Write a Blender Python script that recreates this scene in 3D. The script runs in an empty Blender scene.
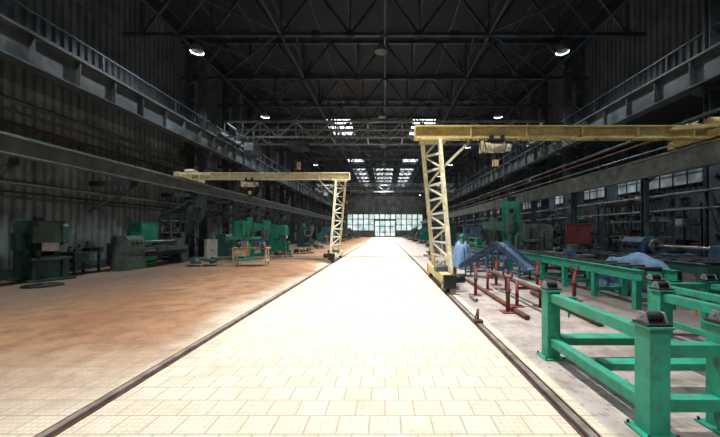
import bpy, math, random
from mathutils import Vector, Matrix
random.seed(7)
sc = bpy.context.scene
COL = sc.collection
pi = math.pi

# ------------------------------------------------------------ materials
MATS = {}
def mat(name, c1, c2=None, rough=0.6, metal=0.0, scale=3.0, bump=0.0, emit=0.0, contrast=(0.35,0.65), grime=0.0):
    if name in MATS: return MATS[name]
    m = bpy.data.materials.new(name); m.use_nodes = True
    nt = m.node_tree; N = nt.nodes; L = nt.links
    b = N['Principled BSDF']
    b.inputs['Roughness'].default_value = rough
    b.inputs['Metallic'].default_value = metal
    c2 = c2 or tuple(x*0.7 for x in c1)
    tc = N.new('ShaderNodeTexCoord')
    no = N.new('ShaderNodeTexNoise'); no.inputs['Scale'].default_value = scale
    no.inputs['Detail'].default_value = 5
    L.new(tc.outputs['Object'], no.inputs['Vector'])
    cr = N.new('ShaderNodeValToRGB')
    cr.color_ramp.elements[0].position = contrast[0]; cr.color_ramp.elements[1].position = contrast[1]
    cr.color_ramp.elements[0].color = (*c2, 1); cr.color_ramp.elements[1].color = (*c1, 1)
    L.new(no.outputs['Fac'], cr.inputs['Fac'])
    out = cr.outputs['Color']
    if grime:
        n2 = N.new('ShaderNodeTexNoise'); n2.inputs['Scale'].default_value = scale*3.1; n2.inputs['Detail'].default_value = 8
        n2.inputs['Roughness'].default_value = 0.7
        L.new(tc.outputs['Object'], n2.inputs['Vector'])
        mr = N.new('ShaderNodeMapRange'); mr.inputs[1].default_value = .48; mr.inputs[2].default_value = .7
        mr.inputs[3].default_value = 0; mr.inputs[4].default_value = grime
        L.new(n2.outputs['Fac'], mr.inputs[0])
        mx = N.new('ShaderNodeMix'); mx.data_type='RGBA'
        L.new(mr.outputs[0], mx.inputs[0]); L.new(out, mx.inputs[6]); mx.inputs[7].default_value = (0.06,0.045,0.035,1)
        out = mx.outputs[2]
    L.new(out, b.inputs['Base Color'])
    if bump:
        bp = N.new('ShaderNodeBump'); bp.inputs['Strength'].default_value = bump
        bp.inputs['Distance'].default_value = 0.02
        L.new(no.outputs['Fac'], bp.inputs['Height']); L.new(bp.outputs['Normal'], b.inputs['Normal'])
    if emit:
        L.new(out, b.inputs['Emission Color'])
        b.inputs['Emission Strength'].default_value = emit
    MATS[name] = m
    return m

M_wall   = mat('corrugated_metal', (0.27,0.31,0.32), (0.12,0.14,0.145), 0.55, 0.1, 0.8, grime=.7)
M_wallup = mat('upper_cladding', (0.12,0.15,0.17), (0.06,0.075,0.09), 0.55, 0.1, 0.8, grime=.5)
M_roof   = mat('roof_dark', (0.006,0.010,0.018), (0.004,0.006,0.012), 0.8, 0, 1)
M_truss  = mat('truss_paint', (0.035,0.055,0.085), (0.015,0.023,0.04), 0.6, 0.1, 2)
M_steel  = mat('structural_steel', (0.085,0.11,0.125), (0.04,0.052,0.06), 0.55, 0.15, 2, grime=.5)
M_steelL = mat('light_steel', (0.27,0.31,0.31), (0.14,0.165,0.17), 0.5, 0.2, 2, grime=.6)
M_dark   = mat('dark_iron', (0.035,0.035,0.04), (0.015,0.015,0.018), 0.5, 0.5, 6)
M_railst = mat('rail_steel', (0.42,0.37,0.32), (0.22,0.18,0.15), 0.4, 0.5, 6)
M_rust   = mat('rusty_steel', (0.17,0.07,0.045), (0.08,0.035,0.025), 0.75, 0.2, 8)
M_red    = mat('red_paint', (0.22,0.03,0.027), (0.10,0.018,0.016), 0.6, 0, 5, grime=.5)
M_green  = mat('green_paint', (0.015,0.30,0.19), (0.012,0.22,0.14), 0.5, 0, 4, contrast=(0.3,0.6), grime=.6)
M_dgreen = mat('dark_green_paint', (0.025,0.11,0.085), (0.015,0.055,0.042), 0.5, 0, 4, grime=.7)
M_ggrey  = mat('grey_green_paint', (0.13,0.18,0.16), (0.065,0.095,0.085), 0.5, 0, 4, grime=.7)
M_blue   = mat('blue_paint', (0.07,0.15,0.27), (0.035,0.08,0.15), 0.5, 0, 4, grime=.6)
M_tarp   = mat('blue_tarp', (0.15,0.27,0.42), (0.08,0.15,0.25), 0.6, 0, 5, bump=0.6)
M_yel    = mat('crane_yellow', (0.62,0.49,0.20), (0.42,0.32,0.12), 0.6, 0, 3, grime=.6)
M_cream  = mat('crane_cream', (0.76,0.70,0.48), (0.54,0.48,0.31), 0.6, 0, 5, grime=.6)
M_white  = mat('white_paint', (0.68,0.69,0.66), (0.48,0.48,0.46), 0.5, 0, 5)
M_wood   = mat('wood', (0.42,0.28,0.14), (0.26,0.17,0.09), 0.8, 0, 8)
M_chrome = mat('machined_steel', (0.35,0.35,0.36), (0.2,0.2,0.2), 0.35, 0.8, 8)
M_orange = mat('orange_paint', (0.75,0.20,0.03), (0.5,0.12,0.02), 0.5, 0, 4)
M_glassE = mat('daylit_glass', (0.95,0.98,1.0), (0.7,0.8,0.85), 0.3, 0, 0.7, emit=3.0)
M_glassN = mat('end_window_glass', (0.90,1.0,0.98), (0.35,0.48,0.50), 0.3, 0, 0.6, emit=1.0)
M_glassD = mat('grimy_glass', (0.55,0.62,0.65), (0.14,0.18,0.20), 0.3, 0, 0.9, emit=0.3)

def floor_material():
    m = bpy.data.materials.new('workshop_floor'); m.use_nodes = True
    nt = m.node_tree; N = nt.nodes; L = nt.links; b = N['Principled BSDF']
    tc = N.new('ShaderNodeTexCoord'); sep = N.new('ShaderNodeSeparateXYZ')
    L.new(tc.outputs['Object'], sep.inputs[0])
    def noise(sc_, det=6, ro=0.6):
        n = N.new('ShaderNodeTexNoise'); n.inputs['Scale'].default_value = sc_
        n.inputs['Detail'].default_value = det; n.inputs['Roughness'].default_value = ro
        L.new(tc.outputs['Object'], n.inputs['Vector']); return n.outputs['Fac']
    def mr(src, a, b_, c=0.0, d=1.0):
        r = N.new('ShaderNodeMapRange'); r.interpolation_type = 'SMOOTHSTEP'
        r.inputs[1].default_value = a; r.inputs[2].default_value = b_
        r.inputs[3].default_value = c; r.inputs[4].default_value = d
        L.new(src, r.inputs[0]); return r.outputs[0]
    def mth(op, a, b_):
        r = N.new('ShaderNodeMath'); r.operation = op
        for i, s in enumerate((a, b_)):
            if isinstance(s, (int, float)): r.inputs[i].default_value = s
            else: L.new(s, r.inputs[i])
        return r.outputs[0]
    def mix(f, a, b_, mode='MIX'):
        r = N.new('ShaderNodeMix'); r.data_type = 'RGBA'; r.blend_type = mode
        if isinstance(f, (int, float)): r.inputs[0].default_value = f
        else: L.new(f, r.inputs[0])
        for i, s in ((6, a), (7, b_)):
            if isinstance(s, tuple): r.inputs[i].default_value = (*s, 1)
            else: L.new(s, r.inputs[i])
        return r.outputs[2]
    br = N.new('ShaderNodeTexBrick')
    br.inputs['Scale'].default_value = 1.0
    br.inputs['Brick Width'].default_value = 0.26
    br.inputs['Row Height'].default_value = 0.26
    br.inputs['Mortar Size'].default_value = 0.010
    br.inputs['Mortar Smooth'].default_value = 0.6
    br.inputs['Bias'].default_value = -0.2
    br.inputs['Color1'].default_value = (0.66,0.60,0.48,1)
    br.inputs['Color2'].default_value = (0.57,0.51,0.40,1)
    br.inputs['Mortar'].default_value = (0.34,0.28,0.21,1)
    L.new(tc.outputs['Object'], br.inputs['Vector'])
    n1 = noise(0.35); n2 = noise(2.2); n3 = noise(12, 4); n4 = noise(40, 6, .75)
    vo = N.new('ShaderNodeTexVoronoi'); vo.inputs['Scale'].default_value = 18; vo.inputs['Randomness'].default_value = 0.0
    L.new(tc.outputs['Object'], vo.inputs['Vector'])
    stud = mr(vo.outputs['Distance'], 0.2, 0.45, 0.0, 0.4)
    tile = mix(stud, br.outputs['Color'], (0.34,0.29,0.22))
    tile = mix(mr(n2, 0.4, 0.7, 0, 0.5), tile, (0.40,0.34,0.26))
    tile = mix(mr(n3, 0.52, 0.72, 0, 0.35), tile, (0.28,0.22,0.15))
    earth = mix(mr(n1, 0.38, 0.62), (0.26,0.115,0.045), (0.37,0.20,0.095))
    earth = mix(mr(n2, 0.42, 0.68, 0, 0.8), earth, (0.17,0.078,0.038))
    earth = mix(mr(n3, 0.5, 0.7, 0, 0.5), earth, (0.12,0.06,0.035))
    earth = mix(mr(n4, 0.5, 0.7, 0, 0.5), earth, (0.42,0.28,0.17))
    xw = mth('ADD', sep.outputs[0], mth('MULTIPLY', mth('SUBTRACT', n1, 0.5), 3.0))
    fl = mr(xw, -2.4, -3.5)
    nearcut = mr(mth('ADD', mth('SUBTRACT', sep.outputs[1], mth('MULTIPLY', sep.outputs[0], 0.35)), mth('MULTIPLY', n2, 2.0)), 4.6, 8.0, 0.3, 1.0)
    tmask = mth('MULTIPLY', fl, nearcut)
    c = mix(tmask, tile, earth)
    grey = mix(mr(n1, 0.3, 0.6), (0.30,0.25,0.20), (0.17,0.13,0.10))
    grey = mix(mr(n3, 0.5, 0.7, 0, 0.5), grey, (0.11,0.08,0.06))
    c = mix(mth('MULTIPLY', mr(xw, -5.5, -9.5), 0.65), c, grey)
    conc = mix(mr(n2, 0.35, 0.7), (0.40,0.35,0.32), (0.24,0.195,0.17))
    conc = mix(mr(n3, 0.5, 0.7, 0, 0.6), conc, (0.10,0.075,0.065))
    c = mix(mr(sep.outputs[0], 1.75, 1.85), c, conc)
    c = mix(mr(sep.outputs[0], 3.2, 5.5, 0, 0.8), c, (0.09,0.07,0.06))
    L.new(c, b.inputs['Base Color'])
    L.new(mr(n2, 0.3, 0.8, 0.55, 0.75), b.inputs['Roughness'])
    bp = N.new('ShaderNodeBump'); bp.inputs['Strength'].default_value = 0.3; bp.inputs['Distance'].default_value = 0.01
    inv = mth('SUBTRACT', 1.0, tmask)
    L.new(mth('SUBTRACT', n3, mth('MULTIPLY', br.outputs['Fac'], inv)), bp.inputs['Height']); L.new(bp.outputs['Normal'], b.inputs['Normal'])
    return m

# ------------------------------------------------------------ mesh builder
class B:
    def __init__(s): s.v=[]; s.f=[]; s.m=[]; s.mats=[]; s.sm=[]
    def mi(s, m):
        if m not in s.mats: s.mats.append(m)
        return s.mats.index(m)
    def add(s, vs, fs, m, smooth=False):
        o = len(s.v); s.v += [tuple(v) for v in vs]; k = s.mi(m)
        for f in fs: s.f.append(tuple(i+o for i in f)); s.m.append(k); s.sm.append(smooth)
        return s
    def box(s, x0,x1,y0,y1,z0,z1, m):
        if x0>x1: x0,x1=x1,x0
        if y0>y1: y0,y1=y1,y0
        vs=[(x0,y0,z0),(x1,y0,z0),(x1,y1,z0),(x0,y1,z0),(x0,y0,z1),(x1,y0,z1),(x1,y1,z1),(x0,y1,z1)]
        return s.add(vs,[(0,3,2,1),(4,5,6,7),(0,1,5,4),(1,2,6,5),(2,3,7,6),(3,0,4,7)],m)
    def frame(s, p, q):
        p=Vector(p); q=Vector(q); d=(q-p).normalized()
        up=Vector((0,0,1)) if abs(d.z)<0.95 else Vector((0,1,0))
        a=d.cross(up).normalized(); b=a.cross(d).normalized()
        return p,q,a,b
    def bar(s, p, q, w, h, m):
        p,q,a,b=s.frame(p,q); vs=[]
        for c in (p,q):
            for sx,sy in ((-1,-1),(1,-1),(1,1),(-1,1)): vs.append(c+a*sx*w/2+b*sy*h/2)
        return s.add(vs,[(3,2,1,0),(4,5,6,7),(0,1,5,4),(1,2,6,5),(2,3,7,6),(3,0,4,7)],m)
    def ibeam(s, p, q, w, h, m, t=0.03):
        p,q,a,b=s.frame(p,q)
        s.bar(p+b*(h/2-t/2), q+b*(h/2-t/2), w, t, m)
        s.bar(p-b*(h/2-t/2), q-b*(h/2-t/2), w, t, m)
        return s.bar(p,q,t,h-2*t,m)
    def cyl(s, p, q, r, m, r2=None, n=12):
        r2 = r if r2 is None else r2
        p,q,a,b=s.frame(p,q); vs=[]
        for c,rr in ((p,r),(q,r2)):
            for i in range(n):
                t=2*pi*i/n; vs.append(c+a*math.cos(t)*rr+b*math.sin(t)*rr)
        s.add(vs,[(i,(i+1)%n,n+(i+1)%n,n+i) for i in range(n)],m,True)
        o=len(s.v)-2*n; k=s.mi(m)
        s.f.append(tuple(o+i for i in reversed(range(n)))); s.m.append(k); s.sm.append(False)
        s.f.append(tuple(o+n+i for i in range(n))); s.m.append(k); s.sm.append(False)
        return s
    def ring(s, c, axis, R, r, m, n=20, k=6):
        c=Vector(c); ax=Vector(axis).normalized()
        up=Vector((0,0,1)) if abs(ax.z)<0.9 else Vector((1,0,0))
        a=ax.cross(up).normalized(); b=ax.cross(a); vs=[]; fs=[]
        for i in range(n):
            t=2*pi*i/n; d=a*math.cos(t)+b*math.sin(t)
            for j in range(k):
                u=2*pi*j/k; vs.append(c+d*(R+r*math.cos(u))+ax*r*math.sin(u))
        for i in range(n):
            for j in range(k):
                fs.append((i*k+j, i*k+(j+1)%k, ((i+1)%n)*k+(j+1)%k, ((i+1)%n)*k+j))
        return s.add(vs,fs,m,True)
    def wheel(s, c, axis, R, m, spokes=4):
        s.ring(c,axis,R,R*0.1,m); c=Vector(c); ax=Vector(axis).normalized()
        up=Vector((0,0,1)) if abs(ax.z)<0.9 else Vector((1,0,0))
        a=ax.cross(up).normalized(); b=ax.cross(a)
        for i in range(spokes):
            t=2*pi*i/spokes; s.bar(c,c+(a*math.cos(t)+b*math.sin(t))*R,R*.1,R*.1,m)
        return s.cyl(c-ax*R*.2,c+ax*R*.2,R*.2,m,n=10)
    def rev(s, c, prof, m, n=20):
        vs=[];fs=[]
        for r,z in prof:
            for i in range(n):
                t=2*pi*i/n; vs.append((c[0]+r*math.cos(t),c[1]+r*math.sin(t),c[2]+z))
        for j in range(len(prof)-1):
            for i in range(n): fs.append((j*n+i,j*n+(i+1)%n,(j+1)*n+(i+1)%n,(j+1)*n+i))
        return s.add(vs,fs,m,True)
    def prism(s, pts, a0, a1, m, axis='x'):
        n=len(pts); vs=[]
        for a in (a0,a1):
            for p in pts:
                if axis=='x': vs.append((a,p[0],p[1]))
                elif axis=='y': vs.append((p[0],a,p[1]))
                else: vs.append((p[0],p[1],a))
        fs=[tuple(range(n))[::-1],tuple(range(n,2*n))]+[(i,(i+1)%n,n+(i+1)%n,n+i) for i in range(n)]
        return s.add(vs,fs,m)
    def done(s, name, loc=(0,0,0), rz=0, bevel=0, scale=(1,1,1)):
        me=bpy.data.meshes.new(name); me.from_pydata(s.v,[],s.f)
        for m in s.mats: me.materials.append(m)
        me.polygons.foreach_set('material_index', s.m); me.polygons.foreach_set('use_smooth', s.sm)
        me.update()
        import bmesh
        bm=bmesh.new(); bm.from_mesh(me); bmesh.ops.recalc_face_normals(bm,faces=bm.faces); bm.to_mesh(me); bm.free()
        return inst(name, me, loc, rz, bevel, scale)
def inst(name, me, loc=(0,0,0), rz=0, bevel=0, scale=(1,1,1)):
    o=bpy.data.objects.new(name, me); COL.objects.link(o)
    o.location=loc; o.rotation_euler=(0,0,rz); o.scale=scale
    if bevel:
        md=o.modifiers.new('bev','BEVEL'); md.width=bevel; md.segments=2; md.limit_method='ANGLE'
    return o

# ------------------------------------------------------------ room shell
Y0, Y1 = -6.0, 92.0
XW = 12.6; XR = 17.5; ZR = 13.4; ZB = 7.6
fl = B(); fl.box(-XW-0.3, XR+0.3, Y0-0.3, Y1+0.3, -0.2, 0, MATS.setdefault('workshop_floor', floor_material()))
fl.done('floor')
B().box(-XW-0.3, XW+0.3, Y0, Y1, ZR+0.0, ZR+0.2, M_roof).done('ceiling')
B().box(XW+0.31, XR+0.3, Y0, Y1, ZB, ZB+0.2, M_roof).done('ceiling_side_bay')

def corr(x, z0, z1, m, flip=1, pitch=0.34, dep=0.09):
    vs=[];fs=[]; y=Y0; prof=[]
    while y < Y1:
        prof += [(y,0),(y+pitch*.35,0),(y+pitch*.5,dep),(y+pitch*.85,dep)]; y+=pitch
    prof=[(min(a,Y1),b) for a,b in prof]
    for a,d in prof: vs += [(x+d*flip,a,z0),(x+d*flip,a,z1)]
    for i in range(len(prof)-1): fs.append((2*i,2*i+2,2*i+3,2*i+1))
    b=B(); b.add(vs,fs,m)
    b.box(x-0.12*flip, x-0.02*flip, Y0, Y1, z0, z1, m)
    return b
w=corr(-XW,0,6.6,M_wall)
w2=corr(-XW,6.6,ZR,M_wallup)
o=len(w.v); w.v+=w2.v; k=w.mi(M_wallup); w.f+=[tuple(i+o for i in f) for f in w2.f]; w.m+=[k]*len(w2.f); w.sm+=w2.sm
for z in (2.7,5.6,8.6,10.9): w.box(-XW,-XW+0.13,Y0,Y1,z,z+0.10,M_steel)
w.box(-XW,-XW+0.2,Y0,Y1,0,0.35,M_steel)
w.done('wall_left')
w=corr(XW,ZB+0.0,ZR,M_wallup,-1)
w.box(XW-0.12,XW,Y0,Y1,ZB,ZB+0.3,M_steel)
w.done('wall_right_clerestory')
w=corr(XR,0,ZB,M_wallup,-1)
w.done('wall_right')
for i in range(9):
    b=B(); y=8+i*9.0
    b.box(XR-0.16,XR-0.13,y,y+7.6,4.3,6.0,M_glassD)
    for k in range(9): b.box(XR-0.22,XR-0.12,y+k*.95-.03,y+k*.95+.03,4.25,6.05,M_steel)
    for z in (4.25,4.85,5.45,6.0): b.box(XR-0.22,XR-0.12,y,y+7.6,z,z+.06,M_steel)
    b.done('window_%d'%(i+1))
b=B(); b.box(-XW,XR,Y1,Y1+.3,0,ZR,M_wall)
b.done('wall_end')
b=B(); yy=Y1-0.12
b.box(-10.5,-3.2,yy,yy+.06,1.6,6.2,M_glassN); b.box(3.2,10.5,yy,yy+.06,1.6,6.2,M_glassN); b.box(-3.2,3.2,yy,yy+.06,4.8,6.2,M_glassN)
for k in range(15):
    x=-10.5+k*1.5
    b.box(x-.14,x+.14,yy-.1,yy,1.6 if abs(x)>3 else 4.8,6.3,M_steelL)
for z in (4.8,6.2): b.box(-10.5,10.5,yy-.1,yy,z,z+.2,M_steelL)
for z in (1.6,3.2):
    b.box(-10.5,-3.2,yy-.1,yy,z,z+.2,M_steelL); b.box(3.2,10.5,yy-.1,yy,z,z+.2,M_steelL)
b.done('window_10')
b=B(); b.box(-2.9,2.9,yy,yy+.06,0.05,4.4,M_glassN)
for x in (-2.9,-1.45,0,1.45,2.9): b.box(x-.14,x+.14,yy-.1,yy,0,4.5,M_steelL)
for z in (0.0,1.2,2.8,4.4): b.box(-2.9,2.9,yy-.1,yy,z,z+.2,M_steelL)
b.done('door_1')
b=B(); b.box(-XW,XR,Y0-.3,Y0,0,ZR,M_wall)
b.done('wall_back')
b=B(); b.box(-2.5,2.5,Y0+.02,Y0+.1,0,4.6,M_steelL)
for x in (-2.5,-1.25,0,1.25,2.5): b.box(x-.06,x+.06,Y0+.1,Y0+.16,0,4.6,M_steel)
for z in (0,1.5,3.0,4.5): b.box(-2.5,2.5,Y0+.1,Y0+.16,z,z+.1,M_steel)
b.done('door_2')

def skylight(x0,x1,y0,y1):
    b=B(); z=ZR-.05
    b.box(x0,x1,y0,y1,z,z+.04,M_glassE)
    n=max(2,int((x1-x0)/.9))
    for i in range(n+1):
        x=x0+(x1-x0)*i/n; b.box(x-.05,x+.05,y0,y1,z-.1,z,M_steel)
    n=3
    for i in range(n+1):
        y=y0+(y1-y0)*i/n; b.box(x0,x1,y-.05,y+.05,z-.1,z,M_steel)
    b.done('skylight')
for (a,c) in ((34.4,40.4),(53,57.5),(62.4,66),(67,70.4),(71.4,75),(76,79.4),(80.4,84),(85,88.6)):
    skylight(-6.4,-3.6,a,c); skylight(2.9,5.5,a,c)
for (a,c) in ((62.4,65.4),(67,70),(71.4,74.4),(76,79),(80.4,83.4),(85,88)): skylight(-2.2,1.6,a,c)

# ------------------------------------------------------------ roof trusses
TY=[6.8+4.5*i for i in range(19)]
ZT0=11.0; ZT1=13.2; XC=11.6
b=B(); n=14; dx=2*XC/n
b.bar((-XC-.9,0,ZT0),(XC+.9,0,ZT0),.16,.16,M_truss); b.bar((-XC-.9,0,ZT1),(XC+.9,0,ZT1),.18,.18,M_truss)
for i in range(n+1):
    x=-XC+i*dx
    if i%2==0: b.bar((x,0,ZT0),(x,0,ZT1),.09,.09,M_truss)
    if i<n:
        if i%2==0: b.bar((x,0,ZT0),(x+dx,0,ZT1),.11,.11,M_truss)
        else: b.bar((x,0,ZT1),(x+dx,0,ZT0),.11,.11,M_truss)
    b.box(x-.2,x+.2,-.02,.02,ZT0-.12,ZT0+.2,M_truss)
t0=b.done('roof_truss',(0,TY[0],0))
for y in TY[1:]: inst('roof_truss',t0.data,(0,y,0))
b=B()
for i in range(13):
    x=-11.4+i*1.9; b.box(x-.05,x+.05,Y0+.1,Y1-.3,ZT1+.09,ZR-.0,M_truss)
b.done('roof_purlins')
b=B()
for x in (-9.9,-5,0,5,9.9): b.box(x-.05,x+.05,6.8,88,ZT0-.02,ZT0+.06,M_truss)
for i in range(len(TY)-1):
    y=TY[i]
    for (x0,x1) in ((-9.9,-5),(5,9.9)):
        b.bar((x0,y,ZT0+.1),(x1,y+4.5,ZT0+.1),.07,.07,M_truss)
        b.bar((x1,y,ZT0+.1),(x0,y+4.5,ZT0+.1),.07,.07,M_truss)
    for x in (-5,0,5):
        b.bar((x,y,ZT0),(x,y+2.25,ZT1),.07,.07,M_truss); b.bar((x,y+2.25,ZT1),(x,y+4.5,ZT0),.07,.07,M_truss)
b.done('roof_bracing')

# ------------------------------------------------------------ columns
b=B()
for sx in (-.38,.38):
    b.ibeam((sx,0,0.05),(sx,0,ZT1),.42,.22,M_steel,.03)
z=0.5
while z<ZT1-1:
    for yy in (-.16,.16):
        b.bar((-.38,yy,z),(.38,yy,z+.5),.08,.03,M_steel); b.bar((.38,yy,z+.5),(-.38,yy,z+1.0),.08,.03,M_steel)
    z+=1.0
b.box(-.62,.62,-.4,.4,0,.08,M_steel); b.box(-.6,.6,-.28,.28,6.3,6.53,M_steel)
b.box(-.9,.9,-.2,.2,6.3,6.5,M_steel)
first=None
for side in (-1,1):
    ys=[2.3]+([11.3] if side>0 else [])+[20.3+4.5*i for i in range(16)]
    for y in ys:
        if first is None: first=b.done('lattice_column',(side*XC,y,0))
        else: inst('lattice_column',first.data,(side*XC,y,0))

for side in (-1,1):
    b=B(); x=side*10.8
    b.box(x-.03,x+.03,Y0+.3,Y1-.4,6.6,7.5,M_steel)
    for z in (6.55,7.5): b.box(x-.24,x+.24,Y0+.3,Y1-.4,z,z+.05,M_steel)
    b.box(x-.05,x+.05,Y0+.3,Y1-.4,7.55,7.68,M_steel)
    y=Y0+1
    while y<Y1-1:
        b.box(x-.2,x+.2,y-.015,y+.015,6.6,7.5,M_steel); y+=1.5
    b.box(side*11.0,side*12.5,Y0+.3,Y1-.4,7.5,7.56,M_steel)
    b.bar((side*11.1,Y0+.3,8.5),(side*11.1,Y1-.4,8.5),.05,.05,M_truss)
    y=Y0+1
    while y<Y1-1:
        b.bar((side*11.1,y,7.5),(side*11.1,y,8.5),.04,.04,M_truss); y+=4.5
    b.done('crane_runway_girder')
b=B(); x=-10.45
b.box(x-.02,x+.02,Y0+.3,88,3.75,4.25,M_steel)
for z in (3.72,4.22): b.box(x-.14,x+.14,Y0+.3,88,z,z+.04,M_steelL)
b.box(x-.035,x+.035,Y0+.3,88,4.26,4.32,M_steelL)
y=-4
while y<88:
    b.bar((x,y,3.6),(-XW+.05,y,3.6),.14,.2,M_steel); b.bar((x-.1,y,3.55),(-XW+.05,y,2.4),.08,.08,M_steel); y+=4.5
b.done('gantry_runway_beam')
b=B(); x=9.45
b.box(x-.02,x+.02,Y0+.3,88,3.55,4.15,M_steelL)
for z in (3.52,4.15): b.box(x-.15,x+.15,Y0+.3,88,z,z+.04,M_steelL)
b.box(x-.035,x+.035,Y0+.3,88,4.18,4.24,M_railst)
for i in range(19):
    y=3+4.5*i
    b.ibeam((x,y,0),(x,y,3.52),.18,.18,M_steel,.02); b.box(x-.2,x+.2,y-.2,y+.2,0,.04,M_steel)
    b.bar((x,y,3.3),(11.2,y,4.6),.08,.08,M_steel)
b.done('gantry_runway_beam')

b=B()
for (z,r,m,off) in ((5.15,.05,M_rust,.35),(4.75,.035,M_steel,.3),(3.2,.06,M_steelL,.3),(5.9,.08,M_steel,.35),(2.9,.03,M_dark,.25)):
    b.cyl((-XW+off,Y0+.3,z),(-XW+off,88,z),r,m,n=8)
    y=-3
    while y<86: b.bar((-XW+.05,y,z-.02),(-XW+off,y,z-.02),.04,.04,M_steel); y+=4.5
b.done('wall_pipes')
b=B()
for (z,r,m,x) in ((5.3,.05,M_rust,11.0),(5.6,.08,M_steel,11.05),(4.9,.04,M_steelL,11.05),(3.0,.05,M_steelL,11.05),(2.4,.035,M_steelL,11.05)):
    b.cyl((x,2,z),(x,86,z),r,m,n=8)
b.done('service_pipes')

# ------------------------------------------------------------ floor rails
for x in (-2.64,1.60):
    b=B()
    b.box(x-.03,x+.03,Y0+.1,88,0,.03,M_railst)
    b.box(x-.06,x-.03,Y0+.1,88,0,.005,M_dark); b.box(x+.03,x+.06,Y0+.1,88,0,.005,M_dark)
    b.box(x-.073,x-.06,Y0+.1,88,0,.015,M_rust); b.box(x+.06,x+.073,Y0+.1,88,0,.015,M_rust)
    b.done('floor_rail')

# ------------------------------------------------------------ semi gantry cranes
def gantry(name, s, xr, y0, zb, xe, hoist, mainc):
    b=B(); M=M_cream
    nb=Vector((xr+s*.16,y0-.05,.42)); nt_=Vector((xr-s*.06,y0+.5,zb))
    fb=Vector((xr+s*.04,y0+2.3,.42)); ft=Vector((xr-s*.52,y0+.75,zb))
    o=Vector((s*.0,.16,0))
    for d in (-.5,.5):
        b.bar(nb+o*d*1.0,nt_+o*d,.09,.09,M); 
        b.bar(fb+o*d*1.4,ft+o*d,.09,.09,M)
    k=9
    for i in range(k+1):
        t=i/k; p=nb.lerp(nt_,t); q=fb.lerp(ft,t)
        b.bar(p,q,.06,.06,M_white)
        b.bar(p-o*.5,p+o*.5,.05,.05,M)
        if i<k:
            t2=(i+1)/k; p2=nb.lerp(nt_,t2); q2=fb.lerp(ft,t2)
            b.bar(p if i%2 else q, q2 if i%2 else p2,.045,.045,M)
    b.box(xr-.12,xr+.12,y0-.65,y0+2.9,.22,.46,mainc)
    b.box(xr-.16,xr+.16,y0-.75,y0-.62,.16,.5,M_dark)
    for y in (y0-.35,y0+2.6):
        b.cyl((xr-.06,y,.185),(xr+.06,y,.185),.155,M_dark,n=18)
        b.box(xr+.06,xr+.12,y-.15,y+.15,.1,.3,mainc); b.box(xr-.12,xr-.06,y-.15,y+.15,.1,.3,mainc)
    b.cyl((xr+s*.12,y0-.3,.36),(xr+s*.46,y0-.3,.36),.12,M_dark,n=14)
    b.box(xr+s*.12,xr+s*.3,y0-.1,y0+.25,.3,.62,M_rust)
    b.box(xr-.2,xr+.2,y0+.3,y0+.7,.46,.6,M_steel)
    b.box(xr+s*.1,xr+s*.32,y0+.9,y0+1.2,1.0,1.5,M_steelL)
    b.bar((xr+s*.2,y0+1.05,.4),(xr+s*.2,y0+1.05,1.0),.06,.06,M)
    yb=y0+.62; xs=xr-s*.75
    b.ibeam((xs,yb,zb+.2),(xe,yb,zb+.2),.26,.38,mainc,.035)
    b.box(min(xs,xe),max(xs,xe),yb+.22,yb+.30,zb+.26,zb+.36,mainc)
    x=xs
    while (x-xe)*s<0:
        b.box(x-.012,x+.012,yb-.12,yb+.24,zb+.03,zb+.37,mainc); x+=s*1.6
    b.bar(nt_+Vector((s*.02,0,-.9)),(xr+s*.9,yb,zb+.02),.07,.07,M)
    b.box(xr-.6 if s>0 else xr-.15,xr+.15 if s>0 else xr+.6,yb-.25,yb+.3,zb-.05,zb+.03,mainc)
    b.box(xe-.14,xe+.14,yb-1.1,yb+1.3,zb+.02,zb+.26,mainc)
    for y in (yb-.85,yb+1.05):
        b.cyl((xe-.05,y,zb+.13),(xe+.05,y,zb+.13),.13,M_dark,n=16)
    b.bar((xe-s*1.3,yb,zb+.3),(xe,yb+1.1,zb+.2),.08,.1,mainc); b.bar((xe-s*1.3,yb,zb+.3),(xe,yb-.95,zb+.2),.08,.1,mainc)
    b.cyl((xe-s*.1,yb-.5,zb+.36),(xe-s*.55,yb-.5,zb+.36),.13,mainc,n=14)
    b.box(xe-.2,xe+.05,yb+.4,yb+.75,zb+.26,zb+.62,mainc)
    hx=hoist
    b.box(hx-.22,hx+.22,yb-.17,yb+.17,zb-.06,zb+.0,M_dark)
    for q in (-.16,.16):
        b.cyl((hx+q,yb-.16,zb+.05),(hx+q,yb-.1,zb+.05),.06,M_dark); b.cyl((hx+q,yb+.1,zb+.05),(hx+q,yb+.16,zb+.05),.06,M_dark)
    b.cyl((hx-.34,yb,zb-.22),(hx+.26,yb,zb-.22),.15,M_cream,n=18)
    b.cyl((hx+.26,yb,zb-.22),(hx+.44,yb,zb-.22),.11,M_white,n=18)
    b.box(hx-.44,hx-.34,yb-.14,yb+.14,zb-.36,zb-.06,M_cream)
    for q in (-.05,.05): b.cyl((hx+q,yb,zb-.3),(hx+q,yb,zb-.6),.008,M_dark,n=6)
    b.box(hx-.08,hx+.08,yb-.05,yb+.05,zb-.76,zb-.58,M_yel)
    b.ring((hx,yb,zb-.85),(0,1,0),.07,.02,M_dark,n=14)
    # festoon cable in loops, bunched up near the hoist
    def loop(x0,x1,sag,off,r=.014):
        pts=[(x0+(x1-x0)*j/8, yb-off, zb-.02-sag*math.sin(pi*j/8)) for j in range(9)]
        for a,c in zip(pts,pts[1:]): b.bar(a,c,r,r,M_dark)
    for j in range(6): loop(hx-s*(.25+.13*j),hx-s*(.38+.13*j),.5-.03*j,.2)
    for j in range(3): loop(hx+s*(.35+.16*j),hx+s*(.5+.16*j),.42,.2)
    x=hx+s*.9
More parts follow.
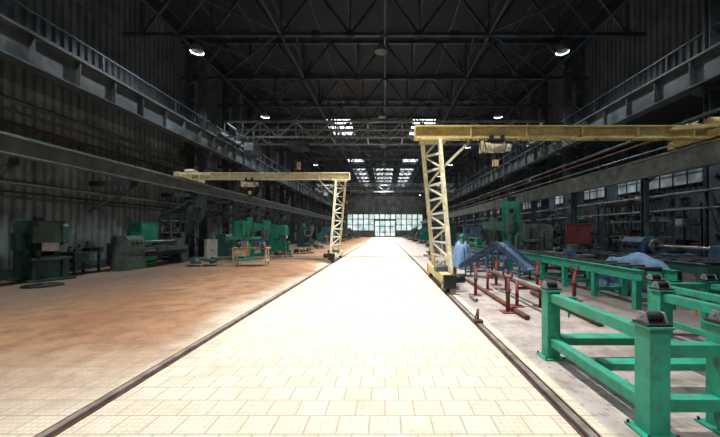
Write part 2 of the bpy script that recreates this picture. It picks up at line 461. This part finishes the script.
    while (x-xe)*s<-1.2:
        loop(x,x+s*.95,.26,.2); x+=s*.95
    b.cyl((hx-.1,yb-.2,zb-.1),(hx-.1,yb-.2,1.5),.008,M_dark,n=6); b.cyl((hx+.16,yb-.2,zb-.1),(hx+.2,yb-.2,1.0),.006,M_dark,n=6)
    b.box(hx-.13,hx-.07,yb-.23,yb-.17,1.3,1.5,M_dark)
    return b.done(name)
gantry('semi_gantry_crane',1,1.62,8.95,4.24,9.45,3.2,M_yel)
gantry('semi_gantry_crane',-1,-2.64,17.0,4.32,-10.45,-7.2,M_cream)

def bridge(y,z):
    b=B(); M=M_steelL; X=10.75
    for yy in (-.9,.9):
        for zz in (0,1.05): b.bar((-X,y+yy,z+zz),(X,y+yy,z+zz),.12,.12,M)
        n=18; d=2*X/n
        for i in range(n):
            x=-X+i*d
            b.bar((x,y+yy,z if i%2 else z+1.05),(x+d,y+yy,z+1.05 if i%2 else z),.07,.07,M)
            b.bar((x,y+yy,z),(x,y+yy,z+1.05),.05,.05,M)
    for i in range(10):
        x=-X+i*2*X/9; b.bar((x,y-.9,z),(x,y+.9,z),.07,.07,M); b.bar((x,y-.9,z+1.05),(x,y+.9,z+1.05),.07,.07,M)
    for s in (-1,1):
        b.box(s*X-.15,s*X+.15,y-1.7,y+1.7,z-.0,z+.2,M)
        for yy in (-1.3,1.3): b.cyl((s*X-.06,y+yy,z-.0),(s*X+.06,y+yy,z-.0),.2,M_dark,n=16)
    b.box(-6.6,-5.4,y-.7,y+.7,z-.6,z-.1,M_dark); b.cyl((-6,y,z-.6),(-6,y,z-1.6),.02,M_dark); b.box(-6.12,-5.88,y-.1,y+.1,z-2.0,z-1.5,M_yel)
    b.box(-9.6,-8.9,y-.6,y+.6,z-1.1,z-.1,M_steel); b.box(-9.55,-8.95,y-.62,y-.6,z-.8,z-.3,M_glassD)
    b.done('overhead_bridge_crane')
bridge(23.0,7.89); bridge(52,7.89)

# ------------------------------------------------------------ lamps
def lampmesh():
    b=B()
    b.rev((0,0,0),[(.30,-.34),(.29,-.22),(.2,-.05),(.1,.0),(.08,.18),(.0,.18)],M_steelL)
    b.rev((0,0,0),[(.30,-.34),(.26,-.28),(.18,-.1),(0,-.06)],M_steelL)
    b.cyl((0,0,.18),(0,0,.42),.02,M_dark)
    return b
first=None
def lamp(x,y,P,col=(1,.98,.95),spread=120,z=10.5):
    global first
    if first is None: o=lampmesh().done('high_bay_lamp',(x,y,z)); first=o
    else: o=inst('high_bay_lamp',first.data,(x,y,z))
    ld=bpy.data.lights.new('bulb','AREA'); ld.shape='DISK'; ld.size=.26; ld.energy=P; ld.color=col; ld.spread=math.radians(spread)
    lo=bpy.data.objects.new('bulb',ld); COL.objects.link(lo); lo.parent=o; lo.location=(0,0,-.26)
COOL=(.92,.97,1)
for i,y in enumerate([-2.2,6.8,15.8,24.8,33.8,42.8,51.8,60.8,69.8,78.8]):
    lamp(-.2,y,(330,620,860,900,950,1000,1000,1000,1000,1000)[i],spread=85)
    lamp(-9,y,320,COOL,spread=165); lamp(8.5,y,260,COOL,spread=165)
for y in (6.8,15.8,24.8,33.8,51.8,69.8): lamp(14.6,y,100,COOL,150,z=7.13)  # added fill lamps, put in only to brighten the side bay

# ------------------------------------------------------------ green work stand, right foreground
def roller(b,x,y,z):
    b.box(x-.10,x+.10,y-.08,y+.08,z,z+.02,M_dark)
    for q in (-.075,.075):
        b.prism([(y-.06,z+.02),(y+.06,z+.02),(y+.025,z+.10),(y-.025,z+.10)],x+q-.01,x+q+.01,M_steelL)
    b.cyl((x-.065,y,z+.065),(x+.065,y,z+.065),.038,M_dark,n=16); b.cyl((x-.10,y,z+.065),(x+.10,y,z+.065),.014,M_chrome,n=10)
b=B(); G=M_green; H=.84
def post(x,y,w=.16,h=H):
    b.box(x-w/2,x+w/2,y-w/2,y+w/2,.015,h,G); b.box(x-w/2-.05,x+w/2+.05,y-w/2-.05,y+w/2+.05,0,.02,G)
    b.box(x-w/2-.02,x+w/2+.02,y-w/2-.02,y+w/2+.02,h,h+.02,G)
    for q in (-1,1):
        for r in (-1,1): b.cyl((x+q*(w/2+.03),y+r*(w/2+.03),.02),(x+q*(w/2+.03),y+r*(w/2+.03),.045),.012,M_dark,n=6)
for (x,y) in ((2.12,2.62),(2.1,4.18),(3.5,4.18),(2.74,2.66),(3.5,2.66)): post(x,y)
b.box(2.05,2.15,2.7,4.1,.72,.82,G); b.box(2.05,2.15,2.7,4.1,.17,.27,G)
b.box(3.45,3.55,2.7,4.1,.72,.82,G); b.box(3.45,3.55,2.7,4.1,.17,.27,G)
b.box(2.2,3.42,4.12,4.24,.17,.27,G); b.box(2.2,3.42,4.05,4.24,.27,.285,G)
b.box(2.2,3.42,3.3,3.46,.20,.27,G)
b.box(2.2,2.66,2.6,2.7,.60,.70,G); b.box(2.82,3.42,2.6,2.72,.66,.8,G); b.box(2.2,3.42,2.6,2.7,.17,.27,G)
b.prism([(2.28,.82),(2.17,.82),(2.17,.56)],3.9,3.92,G,'y')
for (x,y) in ((2.12,2.62),(2.1,4.18),(2.74,2.66),(3.5,4.18)): roller(b,x,y,H+.02)
b.done('pipe_assembly_stand',bevel=.008)
b=B(); H=.8
for (x,y) in ((4.25,3.0),(4.25,5.2),(5.1,5.2),(5.1,3.0)): post(x,y,.13,H)
for x in (4.25,5.1): b.box(x-.05,x+.05,3.07,5.13,.7,.78,G); b.box(x-.04,x+.04,3.07,5.13,.2,.27,G)
for y in (3.0,5.2): b.box(4.32,5.03,y-.05,y+.05,.70,.78,G); 
for y in (3.0,5.2): roller(b,4.25,y,H+.02); roller(b,5.1,y,H+.02)
b.done('pipe_assembly_stand',bevel=.006)

# slim red pipe posts, each with a foot plate and a forked head
def redpost(x,y,h=.68):
    b=B()
    b.cyl((0,0,.02),(0,0,h),.04,M_red,n=12); b.box(-.13,.13,-.13,.13,0,.02,M_red)
    b.bar((-.07,0,h),(-.1,0,h+.12),.025,.05,M_red); b.bar((.07,0,h),(.1,0,h+.12),.025,.05,M_red); b.box(-.08,.08,-.03,.03,h-.02,h+.02,M_red)
    b.cyl((0,0,h*.55),(0,0,h*.62),.052,M_dark,n=12)
    b.done('pipe_support_post',(x,y,0))
for (x,y) in ((2.42,6.5),(4.36,7.6),(4.15,9.0),(3.3,9.8),(2.25,8.2)): redpost(x,y)
def trestle(x,y,w=1.0,h=.66):
    b=B()
    for q in (-w/2,w/2):
        b.cyl((x+q,y,.02),(x+q,y,h+.1),.035,M_red,n=12); b.box(x+q-.12,x+q+.12,y-.12,y+.12,0,.02,M_red)
    b.bar((x-w/2,y,h-.06),(x+w/2,y,h-.06),.06,.06,M_red)
    return b.done('pipe_trestle')
trestle(3.05,7.0,.5,.45); trestle(3.05,9.0,.5,.45)
def pipes(lst,name='steel_pipe_bundle'):
    b=B()
    for p,q,r,m in lst: b.cyl(p,q,r,m,n=14)
    return b.done(name)
pipes([((2.95,6.3,.465),(2.95,9.6,.465),.045,M_rust),((3.1,6.5,.46),(3.1,9.4,.46),.04,M_steelL)])
pipes([((2.55,5.9,.05),(2.6,10.5,.05),.05,M_rust),((2.05,7.4,.045),(2.05,7.9,.045),.045,M_steelL),((3.6,5.5,.06),(3.7,8.3,.06),.06,M_rust)])
pipes([((2.3,12.4,.07),(2.5,18.5,.07),.07,M_rust),((2.6,12.4,.07),(2.7,17,.07),.07,M_steelL)])
b=B(); b.box(1.53,1.67,5.6,5.72,.031,.08,M_rust); b.cyl((1.6,5.68,.08),(1.6,5.68,.26),.02,M_rust); b.bar((1.6,5.68,.26),(1.6,5.85,.05),.02,.02,M_rust); b.done('rail_stop')

def rollbed(x,y0,y1,h,m,w=.7):
    b=B()
    for q in (-w/2,w/2):
        b.ibeam((x+q,y0,h-.12),(x+q,y1,h-.12),.12,.22,m,.02)
    y=y0+.15
    while y<y1:
        for q in (-w/2,w/2): b.box(x+q-.06,x+q+.06,y-.06,y+.06,0,h-.2,m)
        b.box(x-w/2,x+w/2,y-.04,y+.04,.15,.24,m); y+=1.35
    y=y0+.35
    while y<y1:
        b.cyl((x-w/2+.04,y,h-.02),(x+w/2-.04,y,h-.02),.05,M_dark,n=10); y+=.45
    return b.done('roller_conveyor_bed',bevel=.004)
rollbed(5.5,6.6,13.5,.82,M_green)
rollbed(4.3,12.6,18.5,.75,M_blue)
rollbed(7.2,7.0,12.4,.9,M_dgreen)
def chute(x,y,rz,s=1.0):
    b=B(); M=M_tarp
    for q in (-.3,.3):
        b.box(q-.03,q+.03,-.55,-.49,0,1.15,M_blue); b.box(q-.03,q+.03,.5,.56,0,.5,M_blue)
        b.prism([(-.75,1.5),(-.7,1.52),(.85,.55),(.85,.38),(.8,.35),(-.75,1.3)],q-.02,q+.02,M_blue)
    b.bar((0,-.74,1.38),(0,.83,.4),.6,.03,M)
    b.bar((-.3,-.52,.3),(.3,-.52,.3),.05,.05,M_blue); b.bar((-.3,.53,.2),(.3,.53,.2),.05,.05,M_blue)
    b.bar((.3,-.52,.3),(.3,.53,.2),.05,.05,M_blue); b.bar((-.3,-.52,.3),(-.3,.53,.2),.05,.05,M_blue)
    b.done('inclined_feed_chute',(x,y,0),rz,scale=(s,s,s))
chute(4.4,11.3,pi+.5,.85); chute(3.3,11.6,.9,.75)

# ------------------------------------------------------------ machine library (local front = -y)
def lathe(name,loc,rz,L=4.0,c=M_ggrey,H=1.0):
    b=B()
    b.prism([(-.4,0),(.4,0),(.34,.62),(-.34,.62)],-L/2,-L/2+.95,c); b.prism([(-.35,0),(.35,0),(.28,.62),(-.28,.62)],L/2-.7,L/2-.05,c)
    b.prism([(-.5,.5),(.45,.5),(.45,.58),(-.42,.58),(-.5,.66)],-L/2+.9,L/2-.6,M_dark)
    b.box(-L/2+.5,L/2,-.26,-.12,.62,.84,c); b.box(-L/2+.5,L/2,.12,.26,.62,.84,c); b.box(-L/2+.5,L/2,-.12,.12,.62,.7,c)
    b.box(-L/2+.8,L/2,-.24,-.17,.84,.88,M_chrome); b.box(-L/2+.8,L/2,.17,.24,.84,.88,M_chrome)
    b.prism([(-.36,.62),(.36,.62),(.36,1.32),(.28,1.4),(-.22,1.4),(-.36,1.25)],-L/2,-L/2+.9,c)
    b.cyl((-L/2+.9,0,1.12),(-L/2+1.1,0,1.12),.22,M_chrome,n=20)
    for i in range(3): b.box(-L/2+1.1,-L/2+1.16,-.03+.1*math.cos(i*2.1),.03+.1*math.cos(i*2.1),1.09+.1*math.sin(i*2.1),1.15+.1*math.sin(i*2.1),M_dark)
    b.cyl((-L/2+1.1,0,1.12),(L/2-.8,0,1.12),.06,M_chrome,n=14)
    x=0
    b.prism([(-.34,.84),(.3,.84),(.3,.94),(-.34,.94)],x-.3,x+.3,c); b.box(x-.3,x+.3,-.42,-.3,.62,.92,c)
    b.box(x-.12,x+.12,-.2,.1,.94,1.04,M_dark); b.box(x-.08,x+.08,-.14,-.0,1.04,1.14,M_chrome)
    b.wheel((x-.15,-.46,.78),(0,1,0),.11,M_chrome); b.cyl((x+.18,-.42,.75),(x+.18,-.55,.75),.02,M_chrome)
    b.prism([(-.2,.86),(.2,.86),(.14,1.22),(-.14,1.22)],L/2-.7,L/2-.25,c); b.cyl((L/2-.85,0,1.12),(L/2-.1,0,1.12),.06,M_chrome)
    b.wheel((L/2-.08,0,1.12),(1,0,0),.13,M_chrome)
    b.cyl((-L/2+.6,-.28,.72),(L/2-.1,-.28,.72),.02,M_chrome)
    for i in range(3):
        b.cyl((-L/2+.2+i*.25,-.36,1.1),(-L/2+.2+i*.25,-.42,1.1),.05,M_dark); b.cyl((-L/2+.2+i*.25,-.4,1.1),(-L/2+.25+i*.25,-.44,1.24),.012,M_chrome)
    b.box(-L/2+.1,-L/2+.7,.36,.6,.2,1.1,c)
    return b.done(name,loc,rz,bevel=.006)
def press(name,loc,rz,c=M_dgreen,s=1.0):
    b=B()
    pr=[(-.7,0),(.7,0),(.7,2.0),(.45,2.15),(-.55,2.15),(-.7,1.95),(-.7,1.35),(-.2,1.3),(-.05,1.15),(-.05,.95),(-.2,.8),(-.7,.78)]
    b.prism(pr,-.5,-.32,c); b.prism(pr,.32,.5,c)
    b.box(-.32,.32,.25,.68,0,2.0,c); b.box(-.32,.32,-.62,-.1,1.35,2.1,c); b.box(-.32,.32,-.6,.2,0,.74,c)
    b.box(-.55,.55,-.8,-.1,.74,.84,c); b.box(-.25,.25,-.66,-.2,1.05,1.36,M_chrome)
    b.box(-.3,.3,-.68,-.2,.84,.9,M_dark)
    b.cyl((.5,.15,1.75),(.56,.15,1.75),.1,M_dark); b.cyl((.54,.15,1.7),(.68,.15,1.7),.42,c,n=28); b.ring((.61,.15,1.7),(1,0,0),.42,.05,M_dark,n=28)
    b.cyl((.1,.45,2.15),(.1,.45,2.32),.16,M_dark,n=16)
    b.box(-.7,-.5,-.2,.3,1.1,1.7,c); b.box(-.65,.65,-.85,.8,0,.08,c)
    b.cyl((-.4,-.8,.08),(-.4,-.8,.9),.03,M_dark); b.box(-.46,-.34,-.86,-.74,.9,1.1,M_dark)
    return b.done(name,loc,rz,bevel=.012,scale=(s,s,s))
def drill(name,loc,rz,c=M_green,s=1.0):
    b=B()
    b.box(-.55,1.2,-.5,.5,0,.16,c); b.cyl((-.2,0,.16),(-.2,0,.35),.3,c,n=24); b.cyl((-.2,0,.3),(-.2,0,2.5),.2,c,n=24)
    b.cyl((-.2,0,1.5),(-.2,0,2.1),.28,c,n=24); b.prism([(-.1,1.55),(1.35,1.75),(1.35,2.05),(-.1,2.1)],-.14,.14,c,'y')
    b.box(.6,1.05,-.36,-.08,1.35,2.3,c); b.cyl((.82,-.22,.95),(.82,-.22,1.4),.06,M_chrome); b.cyl((.82,-.22,2.3),(.82,-.22,2.6),.13,M_dark,n=16)
    b.wheel((.82,-.42,1.65),(0,1,0),.16,M_chrome); b.box(.5,1.1,-.4,.2,.16,.65,M_ggrey); b.cyl((-.2,0,2.5),(-.2,0,2.75),.12,M_dark)
    b.box(-.55,-.42,-.2,.2,.7,1.4,M_ggrey)
    return b.done(name,loc,rz,bevel=.01,scale=(s,s,s))
def mill(name,loc,rz,c=M_green,s=1.0):
    b=B()
    b.box(-.45,.45,-.85,.5,0,.15,c); b.prism([(-.15,.15),(.5,.15),(.5,1.85),(.35,1.95),(-.2,1.95),(-.2,1.2)],-.33,.33,c)
    b.prism([(-.7,.5),(-.15,.35),(-.15,.95),(-.7,.95)],-.25,.25,c); b.box(-.25,.25,-.78,-.15,.95,1.03,M_dark)
    b.box(-.75,.75,-.66,-.32,1.03,1.15,c); b.box(-.75,.75,-.64,-.34,1.15,1.17,M_chrome)
    b.prism([(-.85,1.75),(.2,1.75),(.2,1.98),(-.85,1.95)],-.16,.16,c); b.box(-.14,.14,-.85,-.65,1.25,1.8,c); b.cyl((0,-.75,1.2),(0,-.75,1.3),.07,M_chrome)
    b.wheel((-.8,-.5,1.08),(1,0,0),.14,M_chrome); b.wheel((0,-.74,.72),(0,1,0),.13,M_chrome); b.cyl((0,.5,1.6),(0,.75,1.6),.16,M_dark)
    b.cyl((0,-.7,.15),(0,-.5,.5),.06,M_chrome); b.box(.33,.5,0,.4,.7,1.5,M_ggrey)
    return b.done(name,loc,rz,bevel=.01,scale=(s,s,s))
def cabinet(name,loc,rz,c=M_ggrey,w=1.0,h=1.9,d=.5):
    b=B()
    b.box(-w/2,w/2,-d/2,d/2,.08,h,c); b.box(-w/2+.03,w/2-.03,-d/2+.03,d/2-.03,0,.08,M_dark)
    b.box(-w/2+.03,-.01,-d/2-.02,-d/2,.12,h-.04,c); b.box(.01,w/2-.03,-d/2-.02,-d/2,.12,h-.04,c)
    for q in (-.06,.06): b.box(q-.01,q+.01,-d/2-.05,-d/2-.02,h*.5-.08,h*.5+.08,M_chrome)
    b.box(-w/2-.02,w/2+.02,-d/2-.03,d/2+.02,h,h+.03,c)
    return b.done(name,loc,rz)
def bench(name,loc,rz,L=2.0,top=M_wood,leg=M_ggrey,stuff=True,seed=1):
    r=random.Random(seed); b=B()
    b.box(-L/2,L/2,-.38,.38,.78,.84,top)
    for sx in (-L/2+.1,L/2-.1):
        for sy in (-.3,.3): b.box(sx-.035,sx+.035,sy-.035,sy+.035,0,.78,leg)
        b.box(sx-.02,sx+.02,-.3,.3,.2,.26,leg)
    b.box(-L/2+.1,L/2-.1,-.3,.3,.22,.25,leg)
    b.box(-L/2+.15,-L/2+.65,-.32,.3,.45,.78,leg)
    if stuff:
        for i in range(5):
            x=-L/2+.25+i*(L-.5)/4; h=.08+r.random()*.25
            c=r.choice([M_dark,M_blue,M_rust,M_green,M_steelL])
            if i%2: b.box(x-.12,x+.12,-.15,.12,.84,.84+h,c); b.box(x-.14,x+.14,-.17,.14,.84+h,.86+h,c)
            else: b.cyl((x,0,.84),(x,0,.84+h),.09,c); b.cyl((x,0,.84+h),(x,0,.9+h),.04,M_dark)
    b.box(L/2-.3,L/2-.12,-.48,-.2,.84,.98,M_blue); b.box(L/2-.3,L/2-.12,-.52,-.49,.86,1.0,M_blue)
    return b.done(name,loc,rz)
def rack(name,loc,rz,L=3.0,h=2.4,seed=1,d=.8):
    r=random.Random(seed); b=B(); lv=[.15+i*(h-.2)/3 for i in range(4)]
    for sx in (-L/2,0,L/2):
        for sy in (-d/2,d/2): b.box(sx-.04,sx+.04,sy-.04,sy+.04,0,h+.15,M_steel)
        b.bar((sx,-d/2,.15),(sx,d/2,h*.5),.03,.03,M_steel); b.bar((sx,d/2,h*.5),(sx,-d/2,h),.03,.03,M_steel)
    for z in lv:
        b.box(-L/2,L/2,-d/2,d/2,z,z+.06,M_steelL if r.random()<.5 else M_steel)
        x=-L/2+.15
        while x<L/2-.3:
            w=.2+r.random()*.45; hh=.12+r.random()*.42
            c=r.choice([M_dark,M_rust,M_ggrey,M_blue,M_white,M_wood,M_dgreen,M_steelL,M_red,M_steel,M_dark,M_rust,M_steel])
            if z<h-.3 or r.random()<.5:
                k=r.random()
                if k<.5: b.box(x,x+w,-d/2+.06,d/2-.1,z+.06,z+.06+hh,c); b.box(x-.015,x+w+.015,-d/2+.045,d/2-.085,z+.06+hh*.85,z+.06+hh*.92,c)
                elif k<.75:
                    for q in range(3): b.cyl((x+.08+q*.13,-d/2+.02,z+.12),(x+.08+q*.13,d/2,z+.12),.055,c,n=8)
                else: b.cyl((x+w/2,0,z+.06),(x+w/2,0,z+.06+hh),min(w/2,.18),c,n=12); b.ring((x+w/2,0,z+.06+hh*.7),(0,0,1),min(w/2,.18),.012,M_dark,n=12,k=4)
            x+=w+.08
    return b.done(name,loc,rz)
def scrap(name,loc,rz=0,seed=1,w=1.2):
    r=random.Random(seed); b=B()
    for q in (-w/2,0,w/2): b.box(q-.05,q+.05,-.4,.4,0,.09,M_wood)
    for i in range(6): b.box(-w/2-.05,w/2+.05,-.4+i*.14,-.3+i*.14,.09,.11,M_wood)
    for i in range(9):
        x=r.uniform(-w/2+.1,w/2-.1); y=r.uniform(-.3,.3); z=.11
        c=r.choice([M_dark,M_rust,M_blue,M_steelL,M_dgreen,M_ggrey])
        h=.1+r.random()*.3
        if i%3==0: b.cyl((x,y,z),(x,y,z+h),.08+r.random()*.06,c)
        elif i%3==1: b.prism([(x-.14,z),(x+.14,z),(x+.1,z+h),(x-.12,z+h*.8)],y-.1,y+.1,c,'y')
        else: b.cyl((x-.25,y,z+.06+h*.5),(x+.25,y+.1,z+.06+h*.3),.05,c)
    return b.done(name,loc,rz)

HP=pi/2
press('c_frame_press',(-11.35,10.9,0),HP*.75,M_dgreen,.9)
bench('workbench',(-11.4,12.3,0),HP,1.2,M_ggrey,M_dgreen,seed=3)
lathe('engine_lathe',(-10.7,15.4,0),HP,4.2,M_ggrey)
cabinet('electrical_cabinet',(-12.1,16.6,0),HP,M_green,1.2,2.0,.5)
cabinet('tool_cabinet',(-9.6,18.2,0),HP*.5,M_white,.55,1.1,.45)
mill('milling_machine',(-7.9,18.2,0),HP*.4,M_green,1.1)
bench('workbench',(-6.2,15.3,0),0.15,1.6,M_wood,M_cream,True,5)
scrap('scrap_pallet',(-8.3,15.2,0),.2,4)
b=B(); b.rev((0,0,0),[(0,.09),(.1,.09),(.12,.05),(.42,.05),(.46,.03),(.46,0),(0,0)],M_dark,28); b.ring((0,0,.05),(0,0,1),.3,.015,M_rust); b.done('manhole_cover',(-9.95,9.6,0))
lathe('engine_lathe',(-10.4,22.8,0),HP,3.6,M_dgreen)
drill('radial_drill',(-8.6,21.5,0),HP*.3,M_green,1.0)
press('c_frame_press',(-8.2,25.5,0),HP,M_green,.95)
rack('storage_rack',(-12.0,18.85,0),HP,1.6,2.2,9,.6)
cols=[M_green,M_dgreen,M_ggrey,M_blue]
rr=random.Random(3)
y=29.5; k=0
while y<84:
    f=[lambda: lathe('engine_lathe',(-9.4,y,0),HP,3.4,rr.choice(cols)),
       lambda: mill('milling_machine',(-8.4,y,0),HP,rr.choice(cols),1.0),
       lambda: drill('radial_drill',(-9.2,y,0),HP*.6,rr.choice(cols),1.0),
       lambda: bench('workbench',(-7.6,y,0),HP,2.2,M_wood,M_ggrey,True,k),
       lambda: press('c_frame_press',(-8.0,y,0),HP,rr.choice(cols),1.0)][k%5]
    f(); 
    if k%2==0: scrap('scrap_pallet',(-6.2,y+.5,0),.1*k,k)
    k+=1; y+=4.2
scrap('scrap_pallet',(-6.4,20.4,0),.4,11); scrap('scrap_pallet',(-5.8,23.4,0),.9,12)

def tallmachine(loc,rz,s=1):
    b=B(); c=M_green
    b.box(-.8,.8,-.9,.8,0,.25,c); b.prism([(-.1,.25),(.75,.25),(.7,3.3),(.5,3.6),(-.2,3.6),(-.3,3.2),(-.3,2.0),(-.1,1.6)],-.55,.55,c)
    b.box(-.35,.35,-.75,-.3,1.9,3.2,c); b.cyl((0,-.52,1.3),(0,-.52,1.9),.12,M_chrome,n=16); b.box(-.75,.75,-.85,-.1,.7,.9,c); b.box(-.4,.4,-.7,-.1,.25,.7,c)
    b.cyl((0,.2,3.6),(0,.2,3.95),.25,M_dark,n=18); b.wheel((.45,-.8,1.0),(0,1,0),.2,M_chrome); b.box(.55,.8,0,.6,1.0,2.2,M_ggrey)
    b.done('vertical_boring_machine',loc,rz,bevel=.015,scale=(s,s,s))
tallmachine((8.2,21.5,0),-.5,.98)
b=B(); 
for q in (-.35,.35):
    for r in (-.25,.25): b.box(q-.03,q+.03,r-.03,r+.03,0,1.05,M_dark)
b.box(-.45,.45,-.32,.32,1.05,1.85,M_red); b.box(-.4,.4,-.34,-.32,1.1,1.8,M_red); b.box(.28,.32,-.37,-.34,1.4,1.55,M_chrome); b.box(-.48,.48,-.35,.35,1.85,1.9,M_red)
b.box(-.38,.38,-.28,.28,.3,.34,M_dark)
b.done('fire_hose_cabinet',(8.3,14.2,0),-.4)
def tarp(name,loc,rz,w,l,h,seed,m):
    nx=16; ny=20; vs=[];fs=[]
    for i in range(nx+1):
        for j in range(ny+1):
            u=i/nx*2-1; v=j/ny*2-1
            e=max(abs(u),abs(v)); f=1-max(0,(e-.55)/.45)**1.6
            z=h*f*(.85+.15*math.cos(u*3)*math.sin(v*4+seed))+.05*math.sin(u*9+v*7+seed)*(0.3+e)
            vs.append((u*w/2*(1+.05*math.sin(v*11)),v*l/2*(1+.04*math.sin(u*13)),max(.005,z)))
    for i in range(nx):
        for j in range(ny):
            a=i*(ny+1)+j; fs.append((a,a+ny+1,a+ny+2,a+1))
    b=B(); b.add(vs,fs,m,True); return b.done(name,loc,rz)
tarp('tarpaulin_cover',(6.35,8.4,0),.05,.7,2.0,1.05,2,M_tarp)
tarp('tarpaulin_cover',(3.35,14.4,0),.05,.6,1.6,1.2,5,M_tarp)
lathe('engine_lathe',(8.5,9.6,0),-HP,3.6,M_blue)
bench('workbench',(6.4,11.6,0),-HP,2.0,M_ggrey,M_dgreen,True,8)
drill('radial_drill',(6.4,17.2,0),2.4,M_dgreen,1.0)
mill('milling_machine',(8.2,17.4,0),-HP,M_ggrey,1.0)
lathe('engine_lathe',(5.9,22.5,0),-HP,4.2,M_green)
for i,(x,y,h) in enumerate(((12.9,9,2.6),(12.9,13.0,2.6),(12.9,17.0,3.0),(12.9,24.5,2.8),(14.8,20.5,3.2),(16,14,3),(16,10,3),(12.9,29,2.6))):
    rack('storage_rack',(x,y,0),HP,3.4,h,20+i,.9)
rack('storage_rack',(10.35,13.5,0),HP,2.6,2.0,41,.6); rack('storage_rack',(10.35,8.0,0),HP,2.6,2.2,42,.6); rack('storage_rack',(10.35,17.5,0),HP,2.6,2.0,43,.6)
for i,(x,y) in enumerate(((6.5,5.9),(8.6,6.2),(6.9,14.1),(4.6,20),(3.2,20.9),(4.3,25.5),(6.1,4.4),(7.6,4.4))): scrap('scrap_pallet',(x,y,0),.1*i,30+i)
y=27.5;k=0
while y<84:
    f=[lambda: mill('milling_machine',(7.4,y,0),-HP,rr.choice(cols),1.0),
       lambda: lathe('engine_lathe',(7.6,y,0),-HP,3.4,rr.choice(cols)),
       lambda: press('c_frame_press',(6.8,y,0),-HP,rr.choice(cols),1.0),
       lambda: drill('radial_drill',(7.6,y,0),-HP*.6+pi,rr.choice(cols),1.0),
       lambda: bench('workbench',(6.4,y,0),-HP,2.2,M_wood,M_ggrey,True,k)][k%5]
    f()
    if k%2: scrap('scrap_pallet',(4.6,y+.5,0),.1*k,k+60)
    k+=1; y+=4.2
b=B(); b.cyl((0,0,0),(0,0,.9),.03,M_dark); b.rev((0,0,.9),[(0,.28),(.08,.26),(.11,.2),(.11,0),(0,0)],M_orange,16); b.box(-.15,.15,-.15,.15,0,.04,M_dark); b.done('warning_beacon',(7.45,6.4,0))

# ------------------------------------------------------------ world & camera
w=bpy.data.worlds.new('World'); sc.world=w; w.use_nodes=True
bg=w.node_tree.nodes['Background']; bg.inputs[0].default_value=(.6,.75,1,1); bg.inputs[1].default_value=.3
cd=bpy.data.cameras.new('cam'); cam=bpy.data.objects.new('camera',cd); COL.objects.link(cam)
cd.sensor_width=36; cd.lens=16.5; cd.shift_x=-25/720; cd.shift_y=12.5/720; cd.clip_end=300
cam.location=(0,0,1.6); cam.rotation_euler=(pi/2,0,0); sc.camera=cam
sc.view_settings.view_transform='Standard'
sc.view_settings.look='None'
